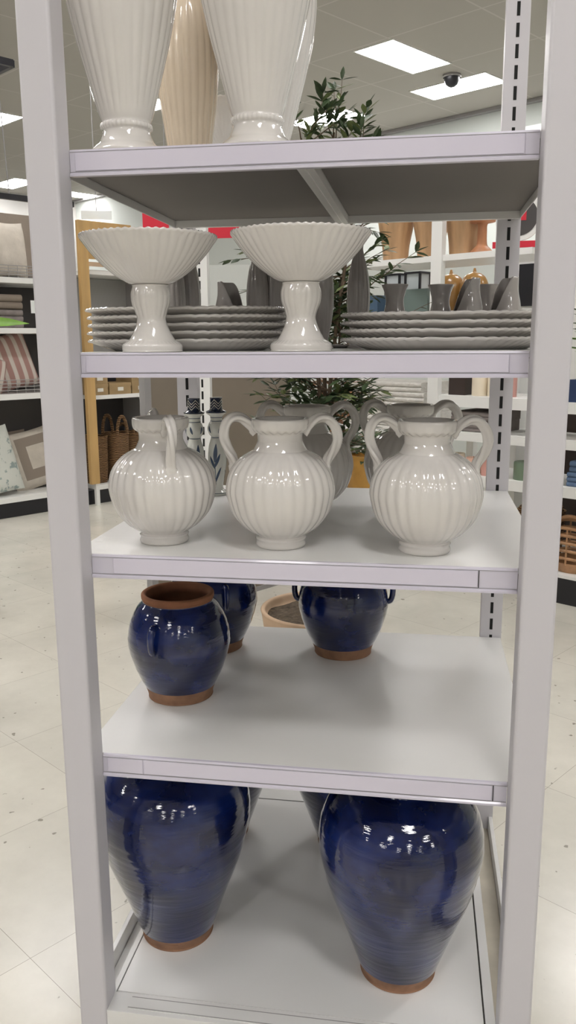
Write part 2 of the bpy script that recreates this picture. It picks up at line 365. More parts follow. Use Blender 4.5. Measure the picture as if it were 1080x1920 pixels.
# ------------------------------------------------------------------ ceramics on shelf three
def prof_arc(pts, k=5): return spline(pts, k)
def amphora():
    t = thing('ribbed_vase', '', 'vase')
    pr = prof_arc([(.001, .004), (.048, .003), (.0535, 0), (.0565, .005), (.055, .013), (.0565, .019), (.0545, .024), (.064, .031), (.084, .046), (.107, .075), (.1185, .112), (.1205, .137), (.112, .170), (.091, .197), (.066, .213), (.053, .220), (.0495, .238), (.051, .253), (.0585, .259), (.0625, .265), (.064, .280), (.060, .2855), (.050, .280), (.046, .25), (.06, .215), (.09, .18)], 5)
    N = 30
    def fn(a, k, r, z):
        g = 0
        if .026 < z < .222 and k < 78:
            e = min(1, (z - .026) / .02, (.222 - z) / .03); g = max(0, e)
        s = (cos(N * a / 2 + z * 5) ** 2) ** .75
        f = 1 + g * .024 * (s - .6)
        if .257 < z and r > .052: f *= 1 + .010 * cos(20 * a) * (1 if z < .272 else .4)
        return r * f, z + (.0016 * cos(20 * a) if .256 < z < .270 else 0)
    b = MB(); b.lathe(pr, 240, fn); b.build('body', 'glaze', t, angle=80)
    hp = spline([(.050, .255), (.066, .272), (.086, .286), (.106, .285), (.121, .268), (.1255, .243), (.118, .218), (.106, .196), (.101, .176), (.0995, .158)], 6)
    for s in (1, -1):
        b = MB(); b.tube([(s * x, 0, z) for x, z in hp], [.0100 if 3 < i < 46 else .012 for i in range(len(hp))], 24, twist=.24)
        b.build('handle', 'glaze', t, angle=80)
    return t
am = amphora()
am.location = (.120, .205, 1.2272); am.rotation_euler = (0, 0, radians(-62)); am['label'] = 'white ribbed two-handled vase at left of the third shelf, handle facing front'; am['group'] = 'white ribbed vases'
for (x, y, r, l) in [(.394, .200, 4, 'white ribbed two-handled vase at middle front of the third shelf'),
                     (.714, .190, -7, 'white ribbed two-handled vase at right front of the third shelf'),
                     (.405, .57, 5, 'shaded white two-handled vase standing behind the middle vase'),
                     (.672, .63, 0, 'shaded white two-handled vase standing behind the right front vase')]:
    dup(am, (x, y, 1.2272), radians(r), l, 'white ribbed vases')

# candlesticks
def chevrons(t, R, z0, z1, n=3):
    for q in range(n):
        b = MB(); K = 96; rows = []
        for zz in (0, 1):
            pass
        ph = [4 * abs(((5 * i / K) % 1) - .5) - 1 for i in range(K)]
        h = (z1 - z0) * .25; zc = z0 + (z1 - z0) * (q + .5) / n
        rows = [[((R(zc + h * ph[i] + dz)) * cos(2 * pi * i / K), (R(zc + h * ph[i] + dz)) * sin(2 * pi * i / K), zc + h * ph[i] + dz) for i in range(K)] for dz in (-.0011, .0011)]
        b.grid(rows, True); o = b.build('chevron_line', 'label', t)
def candlestick():
    t = thing('candlestick', '', 'candle holder')
    pr = spline([(.001, .002), (.030, 0), (.034, .004), (.030, .009), (.020, .014), (.016, .022), (.019, .045), (.0255, .080), (.0275, .110), (.0245, .145), (.0175, .170), (.0165, .174), (.023, .182), (.0265, .197), (.023, .213), (.018, .220), (.018, .232), (.020, .236), (.029, .243), (.028, .246), (.001, .246)], 5)
    b = MB(); b.lathe(pr, 40); body = b.build('stem', 'offwhite', t, angle=70)
    hat = spline([(.030, .2465), (.0305, .249), (.022, .253), (.0185, .258), (.0175, .285), (.0185, .288), (.016, .290), (.001, .290)], 4)
    b = MB(); b.lathe(hat, 40); h = b.build('candle_cup', 'navyglaze', t, angle=60)
    chevrons(h, lambda z: .0192, .258, .282)
    def R(z):
        for (r1, z1), (r2, z2) in zip(pr, pr[1:]):
            if z1 <= z <= z2: return r1 + (r2 - r1) * (z - z1) / max(1e-6, z2 - z1)
        return .02
    for zz in (.172, .2205, .2315, .006):
        b = MB(); b.lathe([(R(zz) + .0002, zz - .001), (R(zz) + .0008, zz), (R(zz) + .0002, zz + .001)], 40, cap0=False); b.build('painted_band', 'cobalt', body)
    # painted fronds
    def leaf(a0, z0, a1, z1, w):
        b = MB(); K = 10; rows = []
        for i in range(K + 1):
            u = i / K; a = a0 + (a1 - a0) * u; zc = z0 + (z1 - z0) * u; ww = w * sin(pi * min(1, u * .9 + .08)) ** .8
            dirx, dirz = (a1 - a0) * .027, (z1 - z0); l = sqrt(dirx ** 2 + dirz ** 2); nx, nz = -dirz / l, dirx / l
            row = []
            for sg in (-1, 0, 1):
                aa = a + sg * ww * nx / .027; zz = zc + sg * ww * nz; row.append(((R(zz) + .0007) * cos(aa), (R(zz) + .0007) * sin(aa), zz))
            rows.append(row)
        b.grid(rows, False); b.build('painted_leaf', 'cobalt', body)
    for c in (0, 2 * pi / 3, 4 * pi / 3):
        leaf(c, .03, c, .11, .0012); leaf(c, .10, c + .15, .155, .006); leaf(c, .08, c - .55, .118, .0042); leaf(c, .085, c + .6, .125, .0042)
        leaf(c, .04, c + .7, .085, .004); leaf(c, .045, c - .75, .075, .0035); leaf(c + .5, .186, c + .75, .208, .0035); leaf(c - .5, .186, c - .75, .208, .0035)
    return t
cs = candlestick(); cs.location = (.100, .81, 1.2272); cs.rotation_euler = (0, 0, radians(-92)); cs['label'] = 'painted white candlestick with navy chevron cup, the right and taller-looking of the pair'; cs['group'] = 'painted candlesticks'
dup(cs, (.043, .77, 1.2272), radians(-60), 'painted white candlestick with navy chevron cup, the left one behind the left vase')
bpy.context.view_layer.update()

# ------------------------------------------------------------------ shelf two
def pedestal_bowl():
    t = thing('pedestal_bowl', '', 'bowl')
    ped = spline([(.001, .002), (.060, 0), (.0655, .004), (.066, .014), (.060, .019), (.050, .026), (.039, .045), (.0315, .066), (.034, .082), (.041, .100), (.0425, .118), (.039, .134), (.0365, .139), (.001, .140)], 5)
    def fp(a, k, r, z):
        g = 1 if .07 < z < .128 else 0
        return r * (1 + g * .03 * (abs(cos(9 * a)) - .6)) * (1 + (.01 * cos(40 * a) if .016 < z < .023 else 0)), z
    b = MB(); b.lathe(ped, 160, fp); b.build('pedestal', 'glaze', t, angle=80)
    bo = spline([(.001, .1395), (.040, .1395), (.066, .152), (.096, .174), (.122, .200), (.142, .226), (.1475, .2335), (.1455, .2375), (.138, .232), (.115, .204), (.085, .176), (.05, .155), (.001, .150)], 5)
    def fb(a, k, r, z):
        e = 0
        if k < 27 and r > .045: e = .016 * min(1, (r - .045) / .03)
        return r * (1 + e * (abs(cos(22 * a)) - .6)), z + (.0012 * cos(60 * a) if r > .14 else 0)
    b = MB(); b.lathe(bo, 264, fb); b.build('bowl', 'glaze', t, angle=80)
    return t
pb = pedestal_bowl(); pb.scale = (.97, .97, 1); pb.location = (.128, .145, 1.6572); pb['label'] = 'white fluted pedestal bowl at left front of the second shelf'; pb['group'] = 'white pedestal bowls'
dup(pb, (.449, .145, 1.6572), .1, 'white fluted pedestal bowl in front of the gap between the platter stacks')
dup(pb, (.165, .75, 2.0502), .1, 'fluted pedestal bowl on the top shelf, glimpsed between peach and right vases')

def platter():
    N = 240; a_, b_ = .237, .135
    def se(th, sx, sy):
        c, s = cos(th), sin(th); p = 2 / 3.0
        return sx * abs(c) ** p * (1 if c > 0 else -1), sy * abs(s) ** p * (1 if s > 0 else -1)
    prof = [(-.075, 0), (-.062, 0), (-.028, .012), (-.010, .0185), (-.001, .0205), (.0, .0235), (-.004, .0262), (-.010, .0245), (-.016, .0225), (-.05, .012), (-.09, .0075)]
    rows = []
    for (dr, z) in prof:
        row = []
        for i in range(N):
            th = 2 * pi * i / N; sc_ = .0022 * abs(sin(30 * th)) if dr > -.012 else 0
            x, y = se(th, a_ + dr * 1.0 - sc_, b_ + dr * .8 - sc_); row.append((x, y, z + (.0018 * abs(sin(30 * th)) if dr > -.012 else 0)))
        rows.append(row)
    b = MB(); b.grid(rows, True, 0, None, True, True); return b.build('platter', 'glaze', angle=60)
pl = platter(); grp = 'stacked scalloped platters'
ords = ['lowest', 'second from bottom', 'middle', 'second from top', 'topmost']
pl.location = (.153, .350, 1.6572); tag(pl, 'white scalloped oblong platter, lowest of the left stack of five', 'platter', grp)
for i in range(1, 5):
    o = dup(pl, (.153 + random.uniform(-.004, .004), .350, 1.6572 + .0176 * i), random.uniform(-.01, .01), 'white scalloped oblong platter, %s of the left stack of five' % ords[i])
ords4 = ['lowest', 'second from bottom', 'second from top', 'topmost']
for i in range(4):
    o = dup(pl, (.752 + random.uniform(-.003, .003), .350, 1.6572 + .0176 * i + (.001 if i else 0)), random.uniform(-.008, .008), 'white scalloped oblong platter, %s of the right stack of four' % ords4[i])

def bud_vase():
    pr = spline([(.001, .002), (.028, 0), (.031, .004), (.026, .010), (.019, .020), (.0195, .035), (.026, .07), (.0315, .12), (.0305, .17), (.024, .215), (.015, .25), (.012, .27), (.016, .29), (.019, .297), (.016, .297), (.010, .27), (.012, .25)], 5)
    def f(a, k, r, z): return r * (1 + (.05 * (abs(cos(7 * a)) - .6) if .03 < z < .26 else 0)), z
    b = MB(); b.lathe(pr, 112, f); return b.build('bud_vase', 'shaded_glaze', angle=80)
bv = bud_vase(); bv.location = (.520, .78, 1.6572); tag(bv, 'tall slim ribbed vase left of the right platter stack, tapering upward', 'vase', 'slim ribbed vases')
for x, y, l in [(.436, .62, 'slim ribbed vase with flared foot just right of the right pedestal'), (.045, .75, 'slim ribbed vase seen between left pedestal bowl and bright wall'),
                (.016, .70, 'slim ribbed vase tucked behind the stem of the left bowl'), (.236, .78, 'slim ribbed vase behind the left rim of the right bowl'), (.285, .80, 'slim ribbed vase just left of the right bowl stem')]:
    dup(bv, (x, y, 1.6572), random.uniform(0, 3), l)

def scoop():
    # jug with a sloping cut mouth ending in a rounded spout
    pr = spline([(.001, .002), (.030, 0), (.035, .01), (.042, .04), (.044, .08), (.036, .11), (.034, .13)], 6); n = len(pr)
    def f(a, k, r, z):
        u = k / (n - 1); lift = .5 + .5 * cos(a)
        lift = min(1, 1.45 * lift); lift = lift * lift * (3 - 2 * lift)
        zz = z * (1 + .0 * u) + u ** 2 * (.095 * lift ** .8 - .045)
        rr = r * (1 + .12 * lift * u ** 2)
        return rr, zz
    b = MB(); b.lathe(pr, 64, f)
    inner = [(max(.001, r - .003), z) for r, z in pr][::-1]
    def g(a, k, r, z):
        kk = n - 1 - k; return f(a, kk, r, z + (.001 if kk == n - 1 else 0))
    b.lathe(inner, 64, g, cap0=False)
    # join lips
    N = 64; o0 = (n - 1) * N; i0 = n * N
    for i in range(N): b.f.append((o0 + i, o0 + (i + 1) % N, i0 + (i + 1) % N, i0 + i)); b.m.append(0)
    return b.build('scoop_jug', 'shaded_glaze', angle=80)
sj = scoop(); sj.location = (.808, .72, 1.6572); sj.rotation_euler = (0, 0, radians(10)); tag(sj, 'shade-toned white jug with sloping mouth, left of the two above the right platters', 'jug', 'sloping-mouth jugs')
dup(sj, (.905, .71, 1.6572), radians(15), 'shade-toned white jug with sloping mouth, nearest the right slotted upright')
dup(sj, (.178, .70, 1.6572), radians(165), 'small shade-toned white jug with rounded spout peeking over the left platter stack')
def flare():
    pr = spline([(.001, .002), (.030, 0), (.036, .02), (.038, .06), (.028, .10), (.024, .125), (.028, .15), (.034, .165), (.033, .168), (.026, .152), (.021, .125)], 5)
    def f(a, k, r, z): return r * (1 + (.03 * cos(6 * a) if z > .14 else 0)), z
    b = MB(); b.lathe(pr, 72, f); return b.build('flared_vase', 'shaded_glaze', angle=80)
fv = flare(); fv.location = (.622, .73, 1.6572); tag(fv, 'small shade-toned white vase with flared lip, leftmost above the right platters', 'vase', 'flared small vases')
dup(fv, (.745, .77, 1.6572), .3, 'small shade-toned white vase with flared lip, left of the white post behind')
dup(fv, (.866, .80, 1.6572), .7, 'small shade-toned white vase with flared lip, between the two sloping jugs')
b = MB(); b.lathe([(.001, .0), (.045, 0), (.075, .008), (.078, .011), (.07, .011), (.04, .004), (.001, .004)], 40); tag(b.build('dish', 'shaded_glaze', loc=(.475, .84, 1.6572)), 'small dark-shaded dish lying at the back between the platter stacks', 'dish')

# ------------------------------------------------------------------ top shelf
def tall_vase():
    t = thing('tall_vase', '', 'vase')
    pr = spline([(.001, .002), (.074, 0), (.079, .003), (.0785, .008), (.069, .017), (.0575, .027), (.051, .040), (.0485, .050), (.0525, .055), (.0525, .062), (.050, .067), (.056, .085), (.074, .15), (.094, .225), (.110, .30), (.1165, .37), (.112, .44), (.093, .51), (.065, .55), (.055, .575), (.062, .60), (.07, .61), (.066, .612), (.052, .59), (.05, .56)], 5)
    def f(a, k, r, z):
        g = min(1, max(0, (z - .07) / .03)) if z < .53 else 0
        return r * (1 + g * .020 * (abs(cos(14 * a)) - .6) + (.012 * cos(36 * a) if .052 < z < .064 else 0)), z
    b = MB(); b.lathe(pr, 224, f); b.build('body', 'glaze', t, angle=80); return t
tv = tall_vase(); tv.location = (.087, .155, 2.0502); tv['label'] = 'tall white ribbed footed vase at left front of the top shelf'; tv['group'] = 'tall white ribbed vases'
dup(tv, (.360, .155, 2.0502), .05, 'tall white ribbed footed vase in front middle of the top shelf')
dup(tv, (.330, .42, 2.0502), .1, 'tall white ribbed vase behind the middle one, only its right edge showing')
pr = spline([(.001, .002), (.042, 0), (.046, .006), (.047, .04), (.056, .11), (.067, .19), (.071, .26), (.068, .31), (.057, .37), (.042, .41), (.036, .44), (.036, .46), (.043, .475), (.041, .477), (.031, .455), (.031, .43)], 5)
b = MB(); b.lathe(pr, 192, lambda a, k, r, z: (r * (1 + (.035 * (abs(cos(12 * a)) - .6) if .02 < z < .37 else 0)), z)); tag(b.build('peach_vase', 'peach', loc=(.142, .44, 2.0502), angle=80), 'peach ribbed vase between the two tall white vases on the top shelf', 'vase')

# ------------------------------------------------------------------ blue jars
def jar(nm, pr, nb, bandz, lipz, R=1):
    P_ = spline(pr, 5)
    def f(a, k, r, z): return r * (1 + .0025 * sin(z * 310) + .002 * sin(z * 170 + a)), z
    # glaze body with terracotta foot band and mouth in one continuous pot
    b = MB(); b.lathe(P_, 96, f, mfn=lambda j, i: 1 if (P_[j][1] < bandz and j < nb) else (2 if P_[j][1] >= lipz or j > nb else 0))
    return b
def small_jar():
    t = thing('blue_jar', '', 'jar')
    pr = [(.001, .002), (.078, 0), (.084, .004), (.088, .018), (.0935, .032), (.114, .075), (.131, .13), (.134, .165), (.126, .207), (.110, .241), (.097, .257), (.092, .262), (.092, .266), (.0945, .272), (.0945, .281), (.088, .284), (.082, .278), (.082, .26), (.11, .22), (.12, .16), (.10, .08), (.001, .02)]
    b = jar('b', pr, 76, .031, .264); b.build('body', ['blue', 'terra', 'terra_in'], t, angle=70)
    for a in (0, pi):
        hp = spline([(.122, .222), (.137, .224), (.146, .205), (.146, .18), (.140, .163), (.128, .160)], 5)
        b = MB(); b.tube([(r * cos(a), r * sin(a), z) for r, z in hp], .0085, 12, up=(0, 1, 0)); b.build('handle', 'blue', t, angle=80)
    return t
ja = small_jar(); ja.location = (.083, .415, .7562); ja.rotation_euler = (0, 0, radians(-102)); ja['label'] = 'cobalt blue jar with open terracotta mouth at left front of the fourth shelf'; ja['group'] = 'small cobalt blue jars'
dup(ja, (.086, .775, .7562), radians(-60), 'cobalt blue jar standing behind the left front jar on the fourth shelf')
dup(ja, (.484, .785, .7562), radians(2), 'cobalt blue jar at middle back of the fourth shelf, two side lugs showing')
def big_jar():
    t = thing('large_blue_jar', '', 'jar')
    pr = [(.001, .002), (.086, 0), (.091, .004), (.096, .020), (.104, .04), (.135, .13), (.172, .23), (.193, .31), (.199, .36), (.194, .41), (.176, .455), (.143, .49), (.112, .505), (.094, .513), (.092, .53), (.100, .545), (.102, .552), (.092, .555), (.083, .54), (.085, .515), (.15, .45), (.17, .35)]
    b = jar('b', pr, 999, .027, 9.); b.build('body', ['blue', 'terra', 'terra_in'], t, angle=70); return t
bj = big_jar(); bj.location = (.088, .300, .1305); bj['label'] = 'large cobalt blue jar at left front of the bottom deck'; bj['group'] = 'large cobalt blue jars'
dup(bj, (.676, .245, .1305), 2.1, 'large cobalt blue jar at right front of the bottom deck')
dup(bj, (.088, .77, .1305), 4, 'large cobalt blue jar behind the left front one, mostly hidden')
dup(bj, (.505, .77, .1305), 1, 'large cobalt blue jar behind the right front one, mostly hidden')

# ------------------------------------------------------------------ tree behind the rack
tx, ty = .225, 2.33
tree = thing('potted_tree', 'tall leafy artificial tree in a round sand-coloured pot behind the rack', 'potted tree', (tx, ty, 0))
b = MB(); b.lathe(spline([(.001, .0), (.20, 0), (.215, .01), (.26, .2), (.285, .36), (.29, .375), (.283, .383), (.268, .378), (.262, .345), (.25, .33)], 4), 64); b.build('pot', 'potclay', tree, angle=50)
b = MB(); b.lathe([(.263, .338), (.18, .352), (.08, .35), (.001, .358)], 48, lambda a, k, r, z: (r, z + .006 * sin(7 * a + k * 2)), cap0=False); b.build('soil', 'soil', tree)
rnd = random.Random(11)
tr = MB(); lf = MB(); lf2 = MB()
def leaf(B, p, d, l, wd, nrm):
    d = d.normalized(); s = d.cross(nrm)
    if s.length < 1e-3: s = d.orthogonal()
    s.normalize(); nn = s.cross(d)
    b0 = len(B.v)
    pts = []
    for u, ww in ((0, .06), (.22, .7), (.5, 1.), (.78, .62), (1, .02)):
        c = p + d * l * u - nn * l * .18 * u * u
        pts += [c - s * wd * ww, c + nn * wd * .25 * ww * -1, c + s * wd * ww]
    B.v += [tuple(q) for q in pts]
    for k in range(4):
        for q in (0, 1): B.f.append((b0 + 3 * k + q, b0 + 3 * k + q + 1, b0 + 3 * k + q + 4, b0 + 3 * k + q + 3)); B.m.append(0)
def twig(p, d, L, depth):
    n = 9; pts = [p.copy()]; q = p.copy(); dd = d.copy()
    for i in range(n):
        dd = (dd + Vector((rnd.uniform(-.16, .16), rnd.uniform(-.16, .16), rnd.uniform(-.12, .08)))).normalized(); q = q + dd * L / n; pts.append(q.copy())
        if i > 1:
            side = dd.cross(Vector((0, 0, 1))); side = side.normalized() if side.length > .1 else Vector((1, 0, 0))
            for sg in (-1, 1):
                if rnd.random() < .88:
                    ld = (dd * .75 + side * sg * rnd.uniform(.5, 1.) + Vector((0, 0, rnd.uniform(-.5, .4))))
                    leaf(lf if rnd.random() < .75 else lf2, q.copy(), ld, rnd.uniform(.055, .082), rnd.uniform(.010, .0145), Vector((rnd.uniform(-.5, .5), rnd.uniform(-.5, .5), 1)))
    leaf(lf, q, dd, .065, .011, Vector((0, 0, 1)))
    tr.tube(pts, [.0035 - .0024 * i / n for i in range(n + 1)], 5)
stem = []
tops = [(-.07, -.02, 2.56), (.07, .05, 2.60), (.20, -.05, 2.50), (.05, .12, 1.75)]
for k in range(4):
    a = k * 1.7; pts = []
    for i in range(15):
        u = i / 14; T = tops[k]; pts.append(Vector((.02 * cos(a) + T[0] * u + .03 * sin(5 * u + k), .02 * sin(a) + T[1] * u, .35 + (T[2] - .35) * u)))
    tr.tube(pts, [.016 * (1 - .75 * i / 14) for i in range(15)], 8); stem.append(pts)
for k in range(210):
    pts = stem[k % 4]; u = .34 + .66 * ((k * .618) % 1); u = u if k % 4 != 3 else .5 + .5 * ((k * .618) % 1); i = min(13, int(u * 14)); p = pts[i].lerp(pts[i + 1], u * 14 - i if u < 1 else 1)
    a = rnd.uniform(0, 2 * pi); el = rnd.uniform(.1, 1.0) if u < .9 else rnd.uniform(.5, 1.4)
    d = Vector((cos(a) * cos(el), sin(a) * cos(el) * .8, sin(el)))
    if a > pi and u > .5: d.y *= .7
    twig(p, d, rnd.uniform(.22, .42) * (1.15 - .45 * u), 0)
for (p, d, L_) in [((-.03, 0, 2.02), (-1, .05, .30), .38), ((-.03, 0, 1.88), (-1, -.1, .22), .34), ((.0, 0, 2.35), (-.9, -.2, .1), .34), ((.1, 0, 1.85), (1, -.1, .4), .44), ((.1, 0, 1.65), (1, -.1, .5), .46), ((.05, 0, 2.4), (1, -.1, .45), .42)]:
    twig(Vector(p), Vector(d).normalized(), L_, 0)
tr.build('branches', 'bark', tree)
lf.build('foliage', 'leaf', tree, smooth=False)['kind'] = 'stuff'
lf2.build('foliage', 'leaf2', tree, smooth=False)['kind'] = 'stuff'

# ------------------------------------------------------------------ taupe display panel (back of a low gondola)
PA = Vector((-.858, 3.11, 0)); PT = Vector((.577, .817, 0)).normalized(); PN = Vector((-PT.y, PT.x, 0)); pang = atan2(PT.y, PT.x)
pan = thing('display_partition', 'low taupe display partition standing on the floor behind the rack', 'partition', PA, pang)
b = MB(); b.box(0, 1.17, 0, .04, .03, 1.50); b.build('panel', 'brownpanel', pan)
b = MB(); b.box(-.045, 0, -.005, .05, 0, 1.52); b.build('end_post', 'grey', pan)
b = MB(); b.box(0, 1.17, -.012, .05, 0, .03); b.build('base_rail', 'grey', pan)

# another white slotted upright, wider gondola frame behind
t = thing('slotted_post', 'pale slotted upright post standing just behind the left rack upright', 'post', (-.275, 2.1, 0))
b = MB(); b.box(-.035, .035, -.02, .02, .02, 2.35)
z = .3
while z < 2.3: b.box(-.0045, .0045, -.0208, -.02, z, z + .036, 1); z += .0535
b.build('upright', ['white', 'dark'], t)
b = MB(); b.box(-.06, .06, -.2, .2, 0, .02); b.build('foot', 'white', t)

# ------------------------------------------------------------------ left gondola
LA = Vector((-3.297, 5.752, 0)); LT = Vector((.585, .811, 0)).normalized(); LN = Vector((-LT.y, LT.x, 0)); lang = atan2(LT.y, LT.x)
def LP(s, d, z): return LA + LT * s + LN * d + Vector((0, 0, z))
lg = thing('store_gondola', 'white shelving run at left holding pillows and cloth, with black kick plate', 'shelving', LA, lang)
b = MB(); b.box(-1.6, 1.88, .03, .62, 0, .15); b.build('kick_plate', 'black', lg)
b = MB(); b.box(-1.6, 1.88, .60, .64, .15, 2.35); b.build('back_panel', 'charcoal', lg)
b = MB(); b.box(-1.6, .98, .60, .64, 2.35, 2.95); b.build('upper_back_panel', 'taupe_cloth', lg)
b = MB(); b.box(1.12, 1.88, .45, .49, 1.45, 2.35); b.build('ribbed_panel', 'greymesh', lg)
for s0, s1, z, th in [(-1.6, .98, .20, .05), (-1.6, .98, 1.20, .055), (-1.6, .98, 1.82, .05), (-1.6, .98, 2.285, .05), (1.11, 1.88, .20, .05), (1.11, 1.88, 1.14, .04), (1.11, 1.88, 2.40, .045)]:
    b = MB(); b.box(s0, s1, 0, .6, z - th, z); b.build('shelf', 'white', lg)
b = MB(); b.box(-1.6, 1.0, -.02, .02, 2.98, 3.03); b.build('top_bar', 'black', lg)
b = MB(); b.box(1.88, 1.96, -.01, .64, 0, 2.4); b.build('end_upright', 'grey', lg)
t = thing('pine_rack', 'honey pine wooden frame fixed at the end of the pillow shelves', 'display frame', LP(1.0, -.06, 0), lang)
b = MB(); b.box(0, .10, -.01, .04, .23, 2.86); b.box(.10, .62, -.01, .04, 2.76, 2.86); b.build('frame', 'wood', t)
b = MB(); b.box(.055, .095, .0, .04, 0, .23); b.build('leg', 'white', t)
b = MB(); b.box(.10, .55, .0, .03, 2.43, 2.47); b.build('cross_rail', 'potclay', t)
b = MB(); b.box(.12, .56, .02, .03, 2.50, 2.74); b.build('patterned_panel', 'wood', t)

def cushion(wd, h, th, mats, N=18, frill=0., patch=None):
    b = MB(); rows = []
    def pt(u, v, sg):
        x, z = (u - .5) * 2, (v - .5) * 2
        e = max(0, (1 - x ** 4) * (1 - z ** 4)) ** .5
        pin = 1 - .10 * (1 - abs(z) ** 2 * 0) * (1 - abs(x)) * 0
        k = 1 - .07 * (x * x) * (1 - z * z); k2 = 1 - .07 * (z * z) * (1 - x * x)
        w_ = 1 + frill * sin(18 * (u + v) * pi) * (1 - e)
        return (x * wd / 2 * (1 - .06 * (1 - x * x) * 0) * k2 * w_ * (1 - .05 * (1 - abs(x)) * abs(z) ** 3), sg * th / 2 * e, h / 2 + z * h / 2 * k * (1 - .06 * (1 - x * x) * z * z))
    for sg in (-1, 1):
        r = [[pt(i / N, j / N, sg) for i in range(N + 1)] for j in range(N + 1)]
        if sg > 0: r = [list(reversed(q)) for q in r]
        def mf(j, i):
            u, v = abs(i / N - .5), abs(j / N - .5)
            return 1 if patch and patch[0] < max(u, v) < patch[1] else 0
        b.grid(r, False, 0, mf)
    return b, mats
def put_cushion(nm, wd, h, th, mats, loc, rz, tilt, label, cat='pillow', group=None, roll=0, **k):
    b, mm = cushion(wd, h, th, mats, **k); o = b.build(nm, mm, angle=180); o.location = loc; o.rotation_euler = (tilt, roll, rz); return tag(o, label, cat, group)
put_cushion('frilled_pillow', .44, .56, .20, ['frill'], LP(.06, .30, 2.31), lang, -.12, 'ivory frilled pillow on the top left shelf at the photo edge', roll=.05, frill=.12)
put_cushion('frilled_pillow', .34, .53, .18, ['cream_cloth'], LP(.47, .32, 2.31), lang, -.12, 'cream frilled pillow on the top left shelf, beside the rack post', frill=.05)
put_cushion('striped_pillow', .62, .56, .18, ['pinkstripe'], LP(.40, .32, 1.21), lang, -.2, 'pink and cream striped pillow, beside the rack post', roll=-.22)
put_cushion('striped_pillow', .42, .40, .16, ['pinkstripe'], LP(-.04, .11, 1.21), lang, -.2, 'pink patterned pillow at the left photo edge', roll=.35, frill=.06)
# floral cushion
def floral():
    nt = M['floral'].node_tree; bs = nt.nodes['Principled BSDF']; tc = nt.nodes.new('ShaderNodeTexCoord'); n = nt.nodes.new('ShaderNodeTexNoise'); n.inputs['Scale'].default_value = 14; n.inputs['Detail'].default_value = 6
    nt.links.new(tc.outputs['Object'], n.inputs['Vector']); r = nt.nodes.new('ShaderNodeValToRGB'); r.color_ramp.elements[0].position = .56; r.color_ramp.elements[1].position = .62
    r.color_ramp.elements[0].color = (.62, .64, .59, 1); r.color_ramp.elements[1].color = (.28, .34, .33, 1); nt.links.new(n.outputs['Fac'], r.inputs['Fac']); nt.links.new(r.outputs['Color'], bs.inputs['Base Color'])
floral()
put_cushion('floral_pillow', .64, .66, .18, ['floral'], LP(.03, .12, .21), lang, -.2, 'white floral pillow leaning on the bottom left deck', roll=-.15)
put_cushion('bordered_pillow', .60, .62, .17, ['cream_cloth', 'taupe_cloth'], LP(.66, .30, .21), lang, -.22, 'cream pillow with a taupe square border on the bottom left deck', roll=-.17, patch=(.2, .37))
put_cushion('dark_pillow', .5, .6, .14, ['taupe_cloth'], LP(.35, .48, .204), lang, -.1, 'brown pillow standing behind the bordered and floral pillows')
def wire_basket(loc, wd, dp, h, label):
    t = thing('wire_basket', label, 'basket', loc, lang)
    b = MB()
    for z in [h * i / 4 for i in range(1, 5)]:
        for a, c in (((-wd / 2, 0), (wd / 2, 0)), ((-wd / 2, dp), (wd / 2, dp)), ((-wd / 2, 0), (-wd / 2, dp)), ((wd / 2, 0), (wd / 2, dp))):
            b.tube([(a[0], a[1], z), (c[0], c[1], z)], .004, 6)
    n = 12
    for i in range(n + 1):
        x = -wd / 2 + wd * i / n; b.tube([(x, 0, .003), (x, 0, h)], .003, 5, up=(1, 0, 0)); b.tube([(x, dp, .003), (x, dp, h)], .003, 5, up=(1, 0, 0))
    b.build('basket_wires', 'wire', t); b = MB(); b.box(-wd / 2, wd / 2, 0, dp, 0, .004); b.build('basket_floor', 'wire', t)
wire_basket(LP(.1, .02, 1.2005), 1.1, .5, .13, 'silver wire basket holding the striped pillows')
wire_basket(LP(.1, .02, 2.2855), 1.1, .5, .11, 'silver wire basket holding the frilled pillows')
def folded(nm, wd, dp, h, material, loc, rz, label, cat, layers=3, group=None):
    b = MB(); pts = []; lh = h / layers
    K = 6
    for q in range(layers):   # bulging folds at the front
        for i in range(K + 1):
            a = -pi / 2 + pi * i / K; pts.append((-cos(a) * lh * .45, q * lh + lh / 2 + sin(a) * lh * .49))
    pts += [(dp, h), (dp, 0)]
    b.prism(pts, -wd / 2, wd / 2, 'x'); o = b.build(nm, material, loc=loc, rotz=rz, angle=60, bevel=.012); return tag(o, label, cat, group)
folded('folded_blanket', .62, .42, .17, 'grey_cloth', LP(.1, .06, 1.8205), lang, 'grey folded blanket stack low on the upper left shelf', 'blanket', 3)
folded('folded_blanket', .50, .36, .14, 'taupe_cloth', LP(.18, .10, 1.995), lang, 'brown folded blanket lying on top of the grey one', 'blanket', 2)
b = MB(); b.box(-.045, .045, -.003, .0, 0, .12); tag(b.build('price_card', 'cardwhite', loc=LP(.52, .0, 1.96), rotz=lang), 'small white price card by the folded blankets', 'price card')
